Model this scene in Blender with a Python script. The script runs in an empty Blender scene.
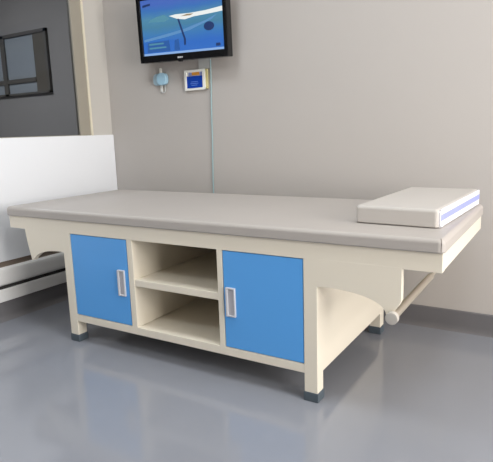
import bpy, bmesh, math
from mathutils import Vector, Matrix, Euler

SC = bpy.context.scene
COL = SC.collection
PI = math.pi

# ------------------------------------------------------------------ materials
def srgb(r, g, b):
    f = lambda c: (c / 255 / 12.92) if c / 255 <= .04045 else ((c / 255 + .055) / 1.055) ** 2.4
    return (f(r), f(g), f(b), 1)

def mat(name, rgb, rough=.5, metal=0., var=.03, scale=6., bump=0., bscale=200., spec=.5, emit=None, coat=0., stretch=None):
    m = bpy.data.materials.new(name); m.use_nodes = True
    nt = m.node_tree; b = nt.nodes['Principled BSDF']
    c = srgb(*rgb)
    tc = nt.nodes.new('ShaderNodeTexCoord')
    no = nt.nodes.new('ShaderNodeTexNoise'); no.inputs['Scale'].default_value = scale; no.inputs['Detail'].default_value = 4
    if stretch:
        mp = nt.nodes.new('ShaderNodeMapping'); mp.inputs['Scale'].default_value = stretch
        nt.links.new(tc.outputs['Object'], mp.inputs['Vector']); nt.links.new(mp.outputs['Vector'], no.inputs['Vector'])
    else:
        nt.links.new(tc.outputs['Object'], no.inputs['Vector'])
    mx = nt.nodes.new('ShaderNodeMix'); mx.data_type = 'RGBA'
    mx.inputs['A'].default_value = tuple(min(1, v * (1 - var)) for v in c[:3]) + (1,)
    mx.inputs['B'].default_value = tuple(min(1, v * (1 + var)) for v in c[:3]) + (1,)
    nt.links.new(no.outputs['Fac'], mx.inputs['Factor'])
    nt.links.new(mx.outputs['Result'], b.inputs['Base Color'])
    b.inputs['Roughness'].default_value = rough
    b.inputs['Metallic'].default_value = metal
    b.inputs['Specular IOR Level'].default_value = spec
    b.inputs['Coat Weight'].default_value = coat
    if bump:
        n2 = nt.nodes.new('ShaderNodeTexNoise'); n2.inputs['Scale'].default_value = bscale; n2.inputs['Detail'].default_value = 3
        nt.links.new(tc.outputs['Object'], n2.inputs['Vector'])
        bp = nt.nodes.new('ShaderNodeBump'); bp.inputs['Strength'].default_value = bump; bp.inputs['Distance'].default_value = .002
        nt.links.new(n2.outputs['Fac'], bp.inputs['Height']); nt.links.new(bp.outputs['Normal'], b.inputs['Normal'])
    if emit is not None:
        nt.links.new(mx.outputs['Result'], b.inputs['Emission Color']); b.inputs['Emission Strength'].default_value = emit
    return m

M = dict(
    wall=mat('wall_paint', (181, 175, 170), .75, var=.012, scale=3, bump=.05, bscale=120),
    wall_f=mat('front_wall_darkened', (150, 146, 142), .75),  # unseen wall, darkened to cut bounce onto the bed front
    wall_l=mat('wall_paint_post', (188, 183, 176), .7, var=.012, scale=3, bump=.05, bscale=120),
    ceil=mat('ceiling_paint', (232, 230, 226), .8),
    floor=mat('vinyl_floor', (136, 138, 145), .11, var=.05, scale=2.2, spec=.55),
    base=mat('vinyl_cove', (106, 104, 106), .4, var=.04, scale=5),
    panel=mat('white_panel', (226, 227, 230), .45, var=.01, scale=2),
    rail=mat('white_rail', (226, 224, 222), .4, var=.01),
    gap=mat('brown_recess', (126, 112, 100), .7),
    slot=mat('dark_slot', (48, 46, 46), .7),
    cream=mat('cream_paint', (230, 221, 204), .38, var=.015, scale=4),
    blue=mat('blue_paint', (88, 163, 232), .4, var=.02, scale=5),
    plastic=mat('handle_plastic', (198, 198, 202), .3),
    grip=mat('handle_recess', (182, 180, 186), .4),
    rubber=mat('rubber_foot', (76, 86, 94), .6),
    steel=mat('bar_metal', (172, 162, 148), .35, metal=.25),
    capm=mat('bar_cap', (186, 180, 172), .5),
    vinyl=mat('mattress_vinyl', (175, 168, 162), .48, var=.03, scale=5, bump=.12, bscale=320, spec=.4),
    vinyl2=mat('pillow_vinyl', (190, 184, 178), .55, var=.03, scale=5, bump=.12, bscale=320, spec=.35),
    seam=mat('seam_thread', (122, 112, 104), .7),
    lining=mat('white_lining', (222, 220, 226), .8, var=.02, scale=30),
    stripe=mat('blue_stripe', (150, 156, 212), .8, var=.06, scale=40),
    black=mat('tv_plastic', (16, 16, 18), .22, var=.05, spec=.5),
    arm=mat('tv_arm_metal', (40, 40, 42), .45, metal=.5),
    badge=mat('tv_badge', (190, 190, 194), .4),
    white=mat('white_plastic', (232, 232, 226), .4),
    offwhite=mat('greyish_plastic', (196, 198, 196), .45),
    lcd=mat('lcd_blue', (16, 58, 150), .25, emit=.12),
    lcdtext=mat('lcd_text', (86, 124, 200), .4, emit=.1),
    orange=mat('orange_label', (206, 140, 48), .6, var=.2, scale=60),
    lilac=mat('lilac_label', (140, 146, 190), .6),
    yellow=mat('yellow_strip', (198, 186, 134), .6),
    sky=mat('pale_blue_plastic', (158, 194, 214), .4),
    sky2=mat('grey_blue_plastic', (164, 188, 200), .45),
    cable=mat('cable_sheath', (150, 178, 182), .5),
    frame=mat('window_frame_paint', (148, 141, 128), .5, var=.01),
    bead=mat('window_bead', (214, 205, 184), .4),
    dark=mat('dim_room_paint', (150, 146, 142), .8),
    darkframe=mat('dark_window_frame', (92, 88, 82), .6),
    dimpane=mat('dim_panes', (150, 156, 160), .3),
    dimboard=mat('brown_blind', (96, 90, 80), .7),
)

def glass_mat():
    m = bpy.data.materials.new('window_glass'); m.use_nodes = True
    nt = m.node_tree; nt.nodes.clear()
    out = nt.nodes.new('ShaderNodeOutputMaterial'); mx = nt.nodes.new('ShaderNodeMixShader')
    tr = nt.nodes.new('ShaderNodeBsdfTransparent'); tr.inputs['Color'].default_value = (.62, .64, .66, 1)
    gl = nt.nodes.new('ShaderNodeBsdfGlossy'); gl.inputs['Roughness'].default_value = .02
    fr = nt.nodes.new('ShaderNodeFresnel'); fr.inputs['IOR'].default_value = 1.16
    nt.links.new(fr.outputs[0], mx.inputs[0]); nt.links.new(tr.outputs[0], mx.inputs[1]); nt.links.new(gl.outputs[0], mx.inputs[2])
    nt.links.new(mx.outputs[0], out.inputs[0])
    return m
M['glass'] = glass_mat()

def screen_mat():
    m = bpy.data.materials.new('screen_picture'); m.use_nodes = True
    nt = m.node_tree; b = nt.nodes['Principled BSDF']
    tc = nt.nodes.new('ShaderNodeTexCoord'); sep = nt.nodes.new('ShaderNodeSeparateXYZ')
    nt.links.new(tc.outputs['Generated'], sep.inputs[0])
    no = nt.nodes.new('ShaderNodeTexNoise'); no.inputs['Scale'].default_value = 3.2; no.inputs['Detail'].default_value = 3
    nt.links.new(tc.outputs['Generated'], no.inputs['Vector'])
    ad = nt.nodes.new('ShaderNodeMath'); ad.operation = 'MULTIPLY_ADD'; ad.inputs[1].default_value = .18
    nt.links.new(no.outputs['Fac'], ad.inputs[0]); nt.links.new(sep.outputs['Z'], ad.inputs[2])
    r = nt.nodes.new('ShaderNodeValToRGB'); e = r.color_ramp.elements
    cols = [(.0, (52, 112, 196)), (.30, (48, 106, 192)), (.48, (64, 124, 178)), (.58, (72, 128, 160)), (.74, (78, 136, 168)), (.90, (58, 112, 182)), (1., (70, 104, 186))]
    e[0].position, e[0].color = cols[0][0], srgb(*cols[0][1]); e[1].position, e[1].color = cols[-1][0], srgb(*cols[-1][1])
    for p, c in cols[1:-1]:
        k = e.new(p); k.color = srgb(*c)
    nt.links.new(ad.outputs[0], r.inputs[0])
    b.inputs['Base Color'].default_value = (.01, .01, .012, 1); b.inputs['Roughness'].default_value = .25
    nt.links.new(r.outputs[0], b.inputs['Emission Color']); b.inputs['Emission Strength'].default_value = 0.55
    return m
M['screen'] = screen_mat()
def emat(name, rgb, s=.55):
    m = mat(name, rgb, .3, var=.05, scale=30)
    b = m.node_tree.nodes['Principled BSDF']
    b.inputs['Emission Color'].default_value = srgb(*rgb); b.inputs['Emission Strength'].default_value = s
    for l in list(b.inputs['Base Color'].links): m.node_tree.links.remove(l)
    b.inputs['Base Color'].default_value = (.01, .01, .01, 1)
    return m
M['scr_white'] = emat('screen_white', (236, 240, 238)); M['scr_pale'] = emat('screen_pale_blue', (92, 142, 192)); M['scr_bar'] = emat('screen_taskbar', (140, 176, 226))
M['scr_dark'] = emat('screen_dark', (26, 52, 104)); M['scr_mid'] = emat('screen_mid', (40, 90, 160)); M['scr_teal'] = emat('screen_teal', (84, 142, 164)); M['scr_tan'] = emat('screen_tan', (150, 130, 96))

# ------------------------------------------------------------------ mesh helpers
class MB:
    def __init__(s): s.bm = bmesh.new()
    def _merge(s, t):
        me = bpy.data.meshes.new('t'); t.to_mesh(me); t.free(); s.bm.from_mesh(me); bpy.data.meshes.remove(me)
    def box(s, x0, x1, y0, y1, z0, z1, bev=0., seg=2):
        t = bmesh.new(); bmesh.ops.create_cube(t, size=1)
        for v in t.verts:
            v.co = Vector(((x0 + x1) / 2 + v.co.x * (x1 - x0), (y0 + y1) / 2 + v.co.y * (y1 - y0), (z0 + z1) / 2 + v.co.z * (z1 - z0)))
        if bev: bmesh.ops.bevel(t, geom=t.edges[:], offset=bev, segments=seg, profile=.5, affect='EDGES', clamp_overlap=True)
        s._merge(t); return s
    def prism(s, pts, a0, a1, axis='y', bev=0., seg=2):
        t = bmesh.new()
        def P(p, a): return {'y': (p[0], a, p[1]), 'x': (a, p[0], p[1]), 'z': (p[0], p[1], a)}[axis]
        A = [t.verts.new(P(p, a0)) for p in pts]; B = [t.verts.new(P(p, a1)) for p in pts]
        n = len(pts)
        fa = t.faces.new(A); fb = t.faces.new(B[::-1])
        for i in range(n): t.faces.new((A[(i + 1) % n], A[i], B[i], B[(i + 1) % n]))
        bmesh.ops.recalc_face_normals(t, faces=t.faces[:])
        if bev:
            rim = [e for e in t.edges if (fa in e.link_faces) or (fb in e.link_faces)]
            bmesh.ops.bevel(t, geom=rim, offset=bev, segments=seg, profile=.5, affect='EDGES', clamp_overlap=True)
        s._merge(t); return s
    def tube(s, pts, r, n=14):
        t = bmesh.new(); rings = []
        pts = [Vector(p) for p in pts]
        for i, p in enumerate(pts):
            d = (pts[min(i + 1, len(pts) - 1)] - pts[max(i - 1, 0)]).normalized()
            q = d.to_track_quat('Z', 'X'); rr = r[i] if isinstance(r, (list, tuple)) else r
            rings.append([t.verts.new(p + q @ Vector((rr * math.cos(2 * PI * k / n), rr * math.sin(2 * PI * k / n), 0))) for k in range(n)])
        for a, b in zip(rings, rings[1:]):
            for k in range(n): t.faces.new((a[k], a[(k + 1) % n], b[(k + 1) % n], b[k]))
        t.faces.new(rings[0][::-1]); t.faces.new(rings[-1])
        bmesh.ops.recalc_face_normals(t, faces=t.faces[:])
        s._merge(t); return s

def obj(name, mb, m, parent=None, angle=35):
    bm = mb.bm
    root = parent
    org = Vector((0, 0, 0))
    while root is not None:
        org = Vector(root.get('_o', (0, 0, 0))); 
        if root.parent is None: break
        root = root.parent
    if parent is not None:
        for v in bm.verts: v.co -= org
    me = bpy.data.meshes.new(name); bm.to_mesh(me); bm.free()
    for p in me.polygons: p.use_smooth = True
    me.set_sharp_from_angle(angle=math.radians(angle))
    me.materials.append(m)
    o = bpy.data.objects.new(name, me); COL.objects.link(o)
    wn = o.modifiers.new('weighted_normals', 'WEIGHTED_NORMAL'); wn.keep_sharp = True; wn.weight = 80
    if parent is not None: o.parent = parent
    return o

def thing(name, label, cat, loc, rot=(0, 0, 0), local=False):
    o = bpy.data.objects.new(name, None); COL.objects.link(o)
    o.empty_display_size = .1; o.location = loc; o.rotation_euler = rot
    o['label'] = label; o['category'] = cat
    o['_o'] = (0, 0, 0) if local else tuple(loc)
    return o

def tag(o, label, cat): o['label'] = label; o['category'] = cat; return o
def struct(name, mb, m, parent=None):
    o = obj(name, mb, m, parent)
    if parent is None: o['kind'] = 'structure'
    return o

# ------------------------------------------------------------------ the room
XW, YW = -.1735, .9046          # left and back wall faces
XR, YF, ZC = 4.5, -3.4, 2.65   # right wall, front wall, ceiling
T = .12
# adjoining dim room behind the glass
AX, AY, AF = -3.6, 1.92, -2.4
struct('floor', MB().box(XW - T, XR + T, YF - T, YW + T, -.1, 0), M['floor'])
struct('ceiling', MB().box(XW - T, XR + T, YF - T, YW + T, ZC, ZC + .1), M['ceil'])
struct('wall_back', MB().box(XW - T, XR + T, YW, YW + T, 0, ZC), M['wall'])
struct('wall_front', MB().box(XW - T, XR + T, YF - T, YF, 0, ZC), M['wall_f'])
# right wall with a wide daylight window
WY0, WY1, WZ0, WZ1 = -1.5, .35, .35, 2.2
w = MB()
w.box(XR, XR + T, YF, WY0, 0, ZC); w.box(XR, XR + T, WY1, YW, 0, ZC)
w.box(XR, XR + T, WY0, WY1, 0, WZ0); w.box(XR, XR + T, WY0, WY1, WZ1, ZC)
struct('wall_right', w, M['wall'])
wf = MB(); f = .05
for a in (WY0, (WY0 + WY1) / 2 - f / 2, WY1 - f): wf.box(XR + .02, XR + .08, a, a + f, WZ0, WZ1)
for z in (WZ0, WZ1 - f): wf.box(XR + .021, XR + .079, WY0, WY1, z, z + f)
struct('window_2', wf, M['bead'])
# left wall: upper part with the interior window opening
GY1, GZ0, GZ1, GY0 = .6455, .937, 2.15, -1.3      # glass edges
FY1 = .728                                         # outer edge of window frame
u = XW - .012
w = MB()
w.box(XW - T, u, YF, YW, 0, .93)
w.box(XW - T, u, FY1, YW, .93, ZC)
w.box(XW - T, u, YF, GY0 - .08, .93, ZC)
w.box(XW - T, u, GY0 - .08, FY1, GZ1 + .08, ZC)
struct('wall_left', w, M['wall_l'])
wf = MB()
wf.box(u - .02, u + .006, GY1, FY1, .932, GZ1 + .08, .002)
wf.box(XW - T, u + .006, GY0 - .08, GY0, .932, GZ1 + .08, .002)
wf.box(XW - T, u + .005, GY0, GY1, GZ1, GZ1 + .08, .002)
wf.box(XW - T, u - .001, GY0, GY1, .925, GZ0, 0)
win = struct('window_1', wf, M['frame'])
obj('frame_bead', MB().box(u, u + .014, FY1 - .004, FY1 + .010, .932, GZ1 + .08, .003), M['bead'], win)
obj('glass_pane', MB().box(u - .010, u - .004, GY0, GY1, GZ0 - .005, GZ1), M['glass'], win)
# white lower cladding of the left wall with bumper rails
struct('trim_1', MB().box(u, XW, YF, YW - .002, .306, .9335, .003), M['panel'])
struct('trim_2', MB().box(u, XW - .008, YF, YW - .002, .276, .306), M['gap'])
pr = [(u, .182), (XW - .002, .182), (XW + .009, .19), (XW + .013, .21), (XW + .013, .25), (XW + .008, .268), (XW - .004, .277), (u, .277)]
struct('trim_3', MB().prism(pr, YF, YW - .002, 'y'), M['rail'])
struct('trim_4', MB().box(u, XW - .006, YF, YW - .002, .160, .184), M['slot'])
struct('trim_5', MB().box(u, XW + .008, YF, YW - .002, .098, .164, .005), M['rail'])
pb = lambda x, s, h: [(x, 0), (x + s * .022, 0), (x + s * .012, .012), (x + s * .008, .03), (x + s * .007, h - .004), (x + s * .004, h), (x, h)]
struct('baseboard_left', MB().prism(pb(u, 1.7, .103), YF, YW, 'y'), M['base'])
struct('baseboard_back', MB().prism(pb(YW, -1, .0975), XW, XR, 'x'), M['base'])
struct('baseboard_right', MB().prism(pb(XR, -1, .0975), YF, YW, 'y'), M['base'])
struct('baseboard_front', MB().prism(pb(YF, 1, .0975), XW, XR, 'x'), M['base'])
# adjoining room seen through the glass
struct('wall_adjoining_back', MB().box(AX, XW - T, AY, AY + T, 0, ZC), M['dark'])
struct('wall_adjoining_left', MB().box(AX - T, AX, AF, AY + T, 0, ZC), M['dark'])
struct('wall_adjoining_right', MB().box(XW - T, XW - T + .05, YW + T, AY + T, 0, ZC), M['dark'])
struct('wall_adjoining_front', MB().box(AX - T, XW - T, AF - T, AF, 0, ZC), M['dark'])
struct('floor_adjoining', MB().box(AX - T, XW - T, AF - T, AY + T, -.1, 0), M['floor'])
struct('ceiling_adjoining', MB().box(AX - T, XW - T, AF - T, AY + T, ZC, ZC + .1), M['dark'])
x0, x1, z0, z1 = -2.95, -1.94, 1.345, 1.925
wf = MB(); d0, d1 = AY - .03, AY
for a, b, c, d in ((x0, x1, z1 - .03, z1), (x0, x1, z0, z0 + .02), (x1 - .03, x1, z0, z1), (x0, x0 + .03, z0, z1), (-2.63, -2.57, z0, z1)): wf.box(a, b, d0, d1, c, d)
wf.box(x0, x1 - .2, d0 + .003, d1, 1.46, 1.50)
w3 = struct('window_3', wf, M['darkframe'])
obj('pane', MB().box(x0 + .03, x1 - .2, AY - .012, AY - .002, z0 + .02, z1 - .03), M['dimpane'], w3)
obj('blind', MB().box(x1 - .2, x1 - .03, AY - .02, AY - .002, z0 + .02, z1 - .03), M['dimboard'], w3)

# ------------------------------------------------------------------ examination bed
L, W = 2.0, .749
ZFB, ZFT = .5085, .567
XL, XLR = .3675, 1.6069
LG = .050
bed = thing('examination_bed', 'cream metal examination bed with two blue cupboard doors and open shelves', 'bed', (L / 2, W / 2, 0))
m = MB()
m.box(0, L, 0, .035, ZFB, ZFT, .0012); m.box(0, L, W - .035, W, ZFB, ZFT, .003)
m.box(.0005, .035, .03, W - .03, ZFB + .0005, ZFT - .0005, .002); m.box(L - .035, L - .0005, .03, W - .03, ZFB + .0005, ZFT - .0005, .002)
m.box(.03, L - .03, .03, W - .03, ZFT - .018, ZFT - .001)
for x in (.5, 1.0, 1.5): m.box(x - .02, x + .02, .03, W - .03, ZFB + .004, ZFT - .01)
obj('top_frame', m, M['cream'], bed)
for x in (XL, XLR - LG):
    for y in (0, W - LG):
        lg = obj('leg', MB().box(x, x + LG, y, y + LG, .030, ZFB + .002, .0025), M['cream'], bed)
        ft = obj('rubber_foot', MB().box(x - .003, x + LG + .003, y - .003, y + LG + .003, 0, .034, .003), M['rubber'], lg)
        ft['label'] = 'dark grey rubber foot'
def bracket(y0, y1, left):
    p = [(XLR - .004, .5125), (1.884, .5125), (1.884, .408), (1.876, .390), (1.862, .371), (1.852, .355), (1.846, .350), (1.841, .351)]
    for k in range(1, 17):                      # hump of the cut-out back to the leg
        a = k / 16 * PI / 2
        p.append((1.640 + .200 * math.cos(a) ** .9, .346 + .0735 * math.sin(a) ** .8))
    p += [(XLR - .004, .4165)]
    if left:
        q = [(XL + .004, .5125), (.108, .5125), (.113, .475), (.1195, .440), (.1265, .412), (.133, .385), (.139, .364), (.1425, .3585), (.147, .360), (.158, .373), (.1735, .3830)]
        q += [((L - .0035) - x, z) for x, z in p[8:] if x < 1.81][:-1] + [(XL + .004, .4165)]
        p = q[::-1]
    return MB().prism(p, y0, y1, 'y', .0004, 1)
for left in (False, True):
    for y0 in (-.0003, W - .0247): obj('end_bracket', bracket(y0, y0 + .025, left), M['cream'], bed)
# cabinet
D1L, D1R, OL, OR, D2L, D2R = .4180, .7568, .7863, 1.206, 1.2304, 1.5575
ZB0, ZB1 = .1001, .1332
yb = W - .012
obj('bottom_rail', MB().box(D1L - .003, D2R + .003, .001, .030, ZB0, ZB1, .002), M['cream'], bed)
obj('bottom_rail', MB().box(D1L - .003, D2R + .003, W - .031, W - .001, ZB0, ZB1, .002), M['cream'], bed)
obj('bottom_panel', MB().box(D1L - .004, D2R + .004, .026, yb, ZB0 + .008, ZB1 - .003), M['cream'], bed)
obj('back_panel', MB().box(D1L, D2R, yb - .004, yb + .006, ZB0 + .005, ZFB + .003), M['cream'], bed)
obj('side_panel', MB().box(XL + .001, XL + .010, LG - .003, W - LG + .003, ZB0, ZFB + .003), M['cream'], bed)
obj('side_panel', MB().box(XLR - .010, XLR - .001, LG - .003, W - LG + .003, ZB0, ZFB + .003), M['cream'], bed)
for a, b in ((D1R, OL), (OR, D2L)):
    obj('divider', MB().box(a, b, .001, yb, ZB1 - .002, ZFB + .003, .002), M['cream'], bed)
obj('shelf', MB().box(OL - .001, OR + .001, .004, yb, .3125, .3412, .002), M['cream'], bed)
def handle(door, x0, x1, z0, z1):
    h = MB(); r = .007
    h.box(x0, x0 + r + .003, -.008, .006, z0, z1, .003); h.box(x1 - r, x1, -.006, .006, z0, z1, .003)
    h.box(x0 + .002, x1 - .002, -.0065, .006, z0, z0 + r, .003); h.box(x0 + .002, x1 - .002, -.0065, .006, z1 - r, z1, .003)
    ho = obj('handle', h, M['plastic'], door); ho['label'] = 'white plastic pull handle'
    obj('finger_recess', MB().box(x0 + .004, x1 - .004, -.0015, .005, z0 + .004, z1 - .004, .001), M['grip'], ho)
g = .0025
d = obj('door', MB().box(D1L + g, D1R - g, .0015, .018, ZB1 + g, ZFB - g, .0015), M['blue'], bed); d['label'] = 'blue door on the left of the open shelves'
handle(d, .697, .737, .262, .3755)
d = obj('door', MB().box(D2L + g, D2R - g, .0015, .018, ZB1 + g, ZFB - g, .0015), M['blue'], bed); d['label'] = 'blue door on the right of the open shelves'
handle(d, 1.243, 1.284, .258, .370)
# roller bar between the right end brackets
xb, zb = 1.862, .356
bar = obj('roller_bar', MB().tube([(xb, -.012, zb), (xb, .50, zb), (xb, .502, zb), (xb, W - .004, zb)], [.013, .013, .0075, .0075], 18), M['steel'], bed)
obj('bar_cap', MB().tube([(xb, -.026, zb), (xb, -.024, zb), (xb, -.006, zb), (xb, -.004, zb)], [.016, .0195, .0195, .017], 24), M['capm'], bar)

# ------------------------------------------------------------------ mattress
ZM0, ZM1 = ZFT, .611
mt = thing('mattress', 'long flat greige vinyl mattress lying on the cream bed frame', 'mattress', (L / 2, W / 2, ZM0))
def pad(x0, x1, y0, y1, z0, z1, rp, re, nx=40, ny=16, puff=.0):
    # rounded-plan pad with rolled edges: stacked outline rings
    def ring(ins, z):
        pts = []; r = max(rp - ins, .004)
        for cx, cy, a0 in ((x1 - rp, y1 - rp, 0), (x0 + rp, y1 - rp, PI / 2), (x0 + rp, y0 + rp, PI), (x1 - rp, y0 + rp, 1.5 * PI)):
            for k in range(9):
                a = a0 + k / 8 * PI / 2; pts.append((cx + r * math.cos(a), cy + r * math.sin(a), z))
        return pts
    prof = []
    n = 6
    for k in range(n + 1):
        a = k / n * PI / 2; prof.append((re * .4 * (1 - math.sin(a)), z0 + re * .4 * (1 - math.cos(a))))
    for k in range(n + 1):
        a = k / n * PI / 2; prof.append((re * (1 - math.cos(a)), z1 - re + re * math.sin(a)))
    mb = MB(); t = mb.bm; rings = [[t.verts.new(p) for p in ring(i, z)] for i, z in prof]
    for a, b in zip(rings, rings[1:]):
        m_ = len(a)
        for k in range(m_): t.faces.new((a[k], a[(k + 1) % m_], b[(k + 1) % m_], b[k]))
    t.faces.new(rings[0][::-1]); t.faces.new(rings[-1])
    return mb
obj('cover', pad(-.012, L + .007, -.010, W + .006, ZM0 + .0005, ZM1, .022, .015), M['vinyl'], mt, 50)
s = obj('seam', MB().tube([(L - .0035, -.0068, ZM0 + .005), (L - .0035, -.0068, ZM1 - .014), (L - .0045, -.0040, ZM1 - .005), (L - .007, .001, ZM1 - .001)], .0013, 8), M['seam'], mt)
s['label'] = 'stitched corner seam'

# ------------------------------------------------------------------ pillow pad (open ended case)
pc = Vector((1.833, .4505, ZM1 + .0015))
pl = thing('pillow', 'flat greige pillow pad with white and blue open end, lying on the mattress', 'pillow', pc, (0, 0, math.radians(-3.0)), local=True)
hx, hy, ph = .1385, .2995, .060
pm = pad(-hx, hx, -hy, hy, .0005, ph, .014, .012)
# hollow the right end: the case is open there and shows its lining
obj('case', pm, M['vinyl2'], pl, 50)
lin = MB().prism([(-hy + .012, .006), (hy - .012, .006), (hy - .008, .012), (hy - .008, ph - .012), (hy - .014, ph - .005), (-hy + .014, ph - .005), (-hy + .008, ph - .012), (-hy + .008, .012)], hx - .01, hx + .004, 'x', .0015)
lo = obj('lining', lin, M['lining'], pl); lo['label'] = 'white lining at the open end'
so = obj('stripe', MB().box(hx + .001, hx + .0052, -hy + .012, hy - .012, .021, .041, .001), M['stripe'], lo); so['label'] = 'pale blue stripe along the lining'
hem = MB()
for z in (.004, ph - .006):
    hem.tube([(hx + .001, -hy + .012 + i * (2 * hy - .024) / 24, z + -.0004 * math.sin(i * 1.7)) for i in range(25)], .0042, 8)
ho = obj('hem', hem, M['lining'], pl); ho['label'] = 'white hem around the open end'

# ------------------------------------------------------------------ television
tw, th = .594, .352
tv = thing('television', 'black flat screen television showing a blue picture, on the back wall', 'television', (.472, YW - .075, 1.316), (math.radians(3.5), math.radians(1.5), 0), local=True)
hw = tw / 2
bz = .026; bb = .038
m = MB()
m.box(-hw, -hw + bz, -.022, .022, 0, th, .004); m.box(hw - bz, hw, -.022, .022, 0, th, .004)
m.box(-hw + .01, hw - .01, -.0222, .022, 0, bb, .004); m.box(-hw + .01, hw - .01, -.022, .022, th - bz, th, .004)
obj('bezel', m, M['black'], tv)
obj('back_shell', MB().box(-hw + .008, hw - .008, -.008, .03, .008, th - .008, .004).box(-.2, .2, .02, .05, .05, .29, .012), M['black'], tv)
obj('wall_mount', MB().box(-.06, .06, .048, .075, .10, .24, .003).box(-.02, .02, .045, .0865, .15, .2), M['arm'], tv)
sx0, sx1, sz0, sz1 = -hw + bz - .002, hw - bz + .002, bb - .002, th - bz + .002
scr = obj('screen', MB().box(sx0, sx1, -.0125, -.009, sz0, sz1), M['screen'], tv)
# picture shapes, in fractions of the screen seen from the front (u right, v up)
def shape(name, pts, mm, lay=1):
    P = [(sx0 + u_ * (sx1 - sx0), sz0 + v_ * (sz1 - sz0)) for u_, v_ in pts]
    return obj(name, MB().prism(P, -.0125 - .0004 * lay, -.0120, 'y'), M[mm], scr)
shape('screen_taskbar', [(0, 0), (1, 0), (1, .045), (0, .045)], 'scr_bar')
shape('screen_band', [(.02, .30), (.30, .36), (.55, .42), (.80, .52), (.93, .60), (.86, .52), (.60, .385), (.30, .31), (.02, .26)], 'scr_pale')
shape('screen_shape', [(.36, .665), (.44, .680), (.62, .67), (.80, .68), (1, .715), (1, .635), (.80, .615), (.66, .605), (.55, .575), (.46, .60), (.40, .64)], 'scr_white', 2)
shape('screen_detail', [(.50, .635), (.58, .66), (.66, .655), (.62, .63)], 'scr_tan', 3)
shape('screen_line', [(.46, .60), (.48, .60), (.55, .24), (.545, .14), (.525, .14), (.525, .25)], 'scr_dark', 2)
shape('screen_blob', [(.83 + .06 * math.cos(a), .415 + .075 * math.sin(a)) for a in [k * PI / 8 for k in range(16)]], 'scr_dark', 2)
shape('screen_window', [(.05, .06), (.35, .06), (.34, .25), (.06, .24)], 'scr_mid', 2)
for k, (v0, u1) in enumerate(((.19, .27), (.12, .30))):
    shape('screen_text_line', [(.08, v0), (u1, v0 + .003), (u1, v0 + .03), (.08, v0 + .03)], 'scr_teal', 3)
shape('screen_patch', [(.40, .06), (.47, .06), (.46, .26), (.41, .24)], 'scr_mid', 2)
shape('screen_icon', [(.90, .07), (.95, .07), (.95, .12), (.90, .12)], 'scr_dark', 2)
shape('screen_icon', [(.03, .87), (.13, .89), (.13, .93), (.03, .91)], 'scr_dark', 2)
shape('screen_streak', [(.10, .60), (.30, .58), (.36, .62), (.30, .70), (.20, .68), (.12, .64)], 'scr_teal', 1)
b = obj('badge', MB().box(-.030, -.018, -.0235, -.021, .012, .021, .001).box(-.016, -.006, -.0235, -.021, .012, .021, .001).box(-.004, .006, -.0235, -.021, .013, .020, .001), M['badge'], tv); b['label'] = 'small pale badge in the middle of the bezel'
obj('sensor_bump', MB().box(-.030, -.008, -.02, -.004, -.006, .004, .003), M['black'], tv)

# ------------------------------------------------------------------ control panel on the wall below the television
cp = thing('control_panel', 'white wall control panel with a bright blue display below the television', 'control panel', (.488, YW, 1.155))
x0, x1, z0, z1 = .417, .558, 1.161, 1.271
m = MB()
m.box(x0, x1, YW - .016, YW + .0006, z0, z0 + .012, .002); m.box(x0, x1, YW - .016, YW + .0006, z1 - .014, z1, .002)
m.box(x0, x0 + .016, YW - .0162, YW + .0006, z0, z1, .002); m.box(x1 - .018, x1, YW - .0162, YW + .0006, z0, z1, .002)
m.box(x0 + .004, x1 - .004, YW - .010, YW + .0006, z0 + .004, z1 - .004)
ho = obj('housing', m, M['white'], cp)
dsp = obj('display', MB().box(.4275, .541, YW - .0145, YW - .008, 1.1735, 1.238, .0015), M['lcd'], cp); dsp['label'] = 'deep blue display'
m = MB()
for z, a, b_ in ((1.205, .462, .508), (1.196, .458, .512), (1.187, .464, .504)): m.box(a, b_, YW - .0149, YW - .0135, z, z + .003)
obj('display_text', m, M['lcdtext'], dsp)
o_ = obj('name_strip', MB().box(.468, .520, YW - .0135, YW - .009, 1.241, 1.262, .001), M['orange'], cp); o_['label'] = 'orange strip above the display'
for a, b_ in ((.521, .545), (.445, .467)):
    o_ = obj('name_strip', MB().box(a, b_, YW - .0134, YW - .009, 1.240, 1.260, .001), M['lilac'], cp); o_['label'] = 'lilac strip above the display'
o_ = obj('side_cover', MB().box(x1 - .002, x1 + .013, YW - .011, YW + .0006, z0 + .004, z1 - .002, .002), M['yellow'], cp); o_['label'] = 'yellowish side cover'
m = MB().box(.512, .590, YW - .006, YW, 1.272, 1.325, .001)
tag(obj('wall_plate', m, M['offwhite']), 'small grey wall plate half hidden under the television, above the control panel', 'wall plate')

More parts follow.
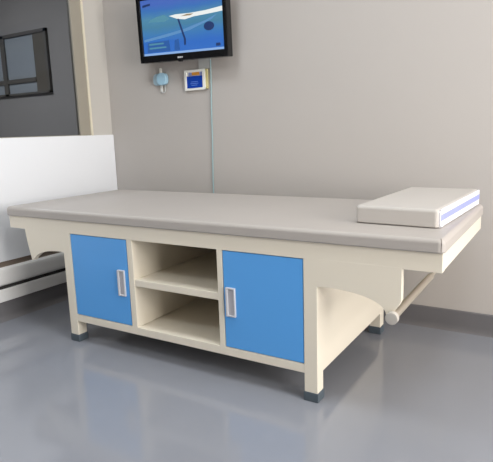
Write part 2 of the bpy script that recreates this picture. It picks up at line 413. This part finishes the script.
# ------------------------------------------------------------------ pale blue holder left of the control panel
wd = thing('wall_socket', 'pale blue rounded wall fitting with a white strip, left of the control panel', 'wall fitting', (.238, YW, 1.16))
obj('strip', MB().box(.232, .246, YW - .008, YW, 1.168, 1.300, .002), M['white'], wd)
def disc(cx, cz, rx, rz, y0, y1, sq=2.6):
    p = []
    for k in range(28):
        a = 2 * PI * k / 28; c, s_ = math.cos(a), math.sin(a)
        p.append((cx + rx * math.copysign(abs(c) ** (2 / sq), c), cz + rz * math.copysign(abs(s_) ** (2 / sq), s_)))
    return MB().prism(p, y0, y1, 'y', .004, 3)
o_ = obj('cover', disc(.2600, 1.237, .034, .034, YW - .030, YW - .002), M['sky'], wd); o_['label'] = 'pale blue cap'
o_ = obj('base', disc(.2200, 1.236, .030, .033, YW - .018, YW), M['sky2'], wd); o_['label'] = 'grey blue base'
obj('hook', MB().tube([(.243, YW - .006, 1.204), (.243, YW - .010, 1.175), (.247, YW - .010, 1.164), (.262, YW - .010, 1.162), (.272, YW - .010, 1.170), (.272, YW - .008, 1.204)], .0028, 8), M['offwhite'], wd)
obj('slot', MB().box(.224, .232, YW - .0195, YW - .012, 1.218, 1.238, .001), M['grip'], wd)

# ------------------------------------------------------------------ thin cable running down the wall
cpts = [(.592, YW - .005, 1.315), (.5905, YW - .005, 1.20), (.5865, YW - .005, 1.10), (.584, YW - .005, 1.0), (.5835, YW - .005, .9), (.579, YW - .005, .78), (.5755, YW - .005, .66), (.5745, YW - .005, .55), (.575, YW - .005, .40), (.575, YW - .006, .30), (.576, YW - .008, .13), (.577, YW - .02, .09), (.578, YW - .028, .03), (.578, YW - .036, .0036), (.578, YW - .07, .0034)]
tag(obj('cable', MB().tube(cpts, .0034, 8), M['cable']), 'thin pale blue green cable running down the back wall behind the bed', 'cable')

# ------------------------------------------------------------------ lights
def area(name, loc, rot, sx, sy, power, col=(1, 1, 1), spread=None):
    l = bpy.data.lights.new(name, 'AREA'); l.shape = 'RECTANGLE'; l.size = sx; l.size_y = sy; l.energy = power; l.color = col
    if spread: l.spread = spread
    o = bpy.data.objects.new(name, l); COL.objects.link(o); o.location = loc; o.rotation_euler = rot
    return o
area('window_daylight', (XR + .09, (WY0 + WY1) / 2, (WZ0 + WZ1) / 2), (0, math.radians(90), 0), WZ1 - WZ0, WY1 - WY0, 76, (1, .955, .90))
for i, (x, y) in enumerate(((.8, -.35), (2.4, -.35), (.6, -1.8), (2.4, -1.9))):  # unseen overhead panels added as fill for bed, wall and floor
    fx = MB().box(x - .3, x + .3, y - .3, y + .3, ZC - .02, ZC, .004)
    o = obj('fill_panel', fx, M['white']); tag(o, ('left square fill panel added above the bed', 'right square fill panel added above the bed', 'left square fill panel added behind the viewer', 'right square fill panel added behind the viewer')[i], 'added fill light')
    area('ceiling_fill', (x, y, ZC - .025), (0, 0, 0), .55, .55, (8, 8, 9, 2)[i], (.86, .94, 1))
area('adjoining_fill', (-2.0, .2, ZC - .03), (0, 0, 0), .6, .6, 48, (.97, .97, 1))  # unseen fill added to brighten the space behind the glass
wd_ = bpy.data.worlds.new('World'); SC.world = wd_; wd_.use_nodes = True
bg = wd_.node_tree.nodes['Background']; bg.inputs[0].default_value = (.75, .86, 1, 1); bg.inputs[1].default_value = 1.0

# ------------------------------------------------------------------ camera
cam = bpy.data.cameras.new('Camera'); co = bpy.data.objects.new('Camera', cam); COL.objects.link(co)
yaw, pit, rol, fpx = -.5521, -.1876, -.0321, 528.91
fw = Vector((math.sin(yaw) * math.cos(pit), math.cos(yaw) * math.cos(pit), math.sin(pit)))
rt = Vector((math.cos(yaw), -math.sin(yaw), 0)); up = rt.cross(fw)
r2 = rt * math.cos(rol) + up * math.sin(rol); u2 = up * math.cos(rol) - rt * math.sin(rol)
R = Matrix((r2, u2, -fw)).transposed()
co.matrix_world = Matrix.Translation((2.2961, -1.5516, .9325)) @ R.to_4x4()
cam.sensor_width = 36; cam.lens = fpx / 493 * 36; cam.clip_start = .01
SC.camera = co

vs = SC.view_settings
SC.display_settings.display_device = 'sRGB'
vs.view_transform = 'Standard'; vs.look = 'None'; vs.gamma = 1; vs.use_curve_mapping = False; vs.exposure = 0.86
for o in SC.objects:
    if '_o' in o: del o['_o']
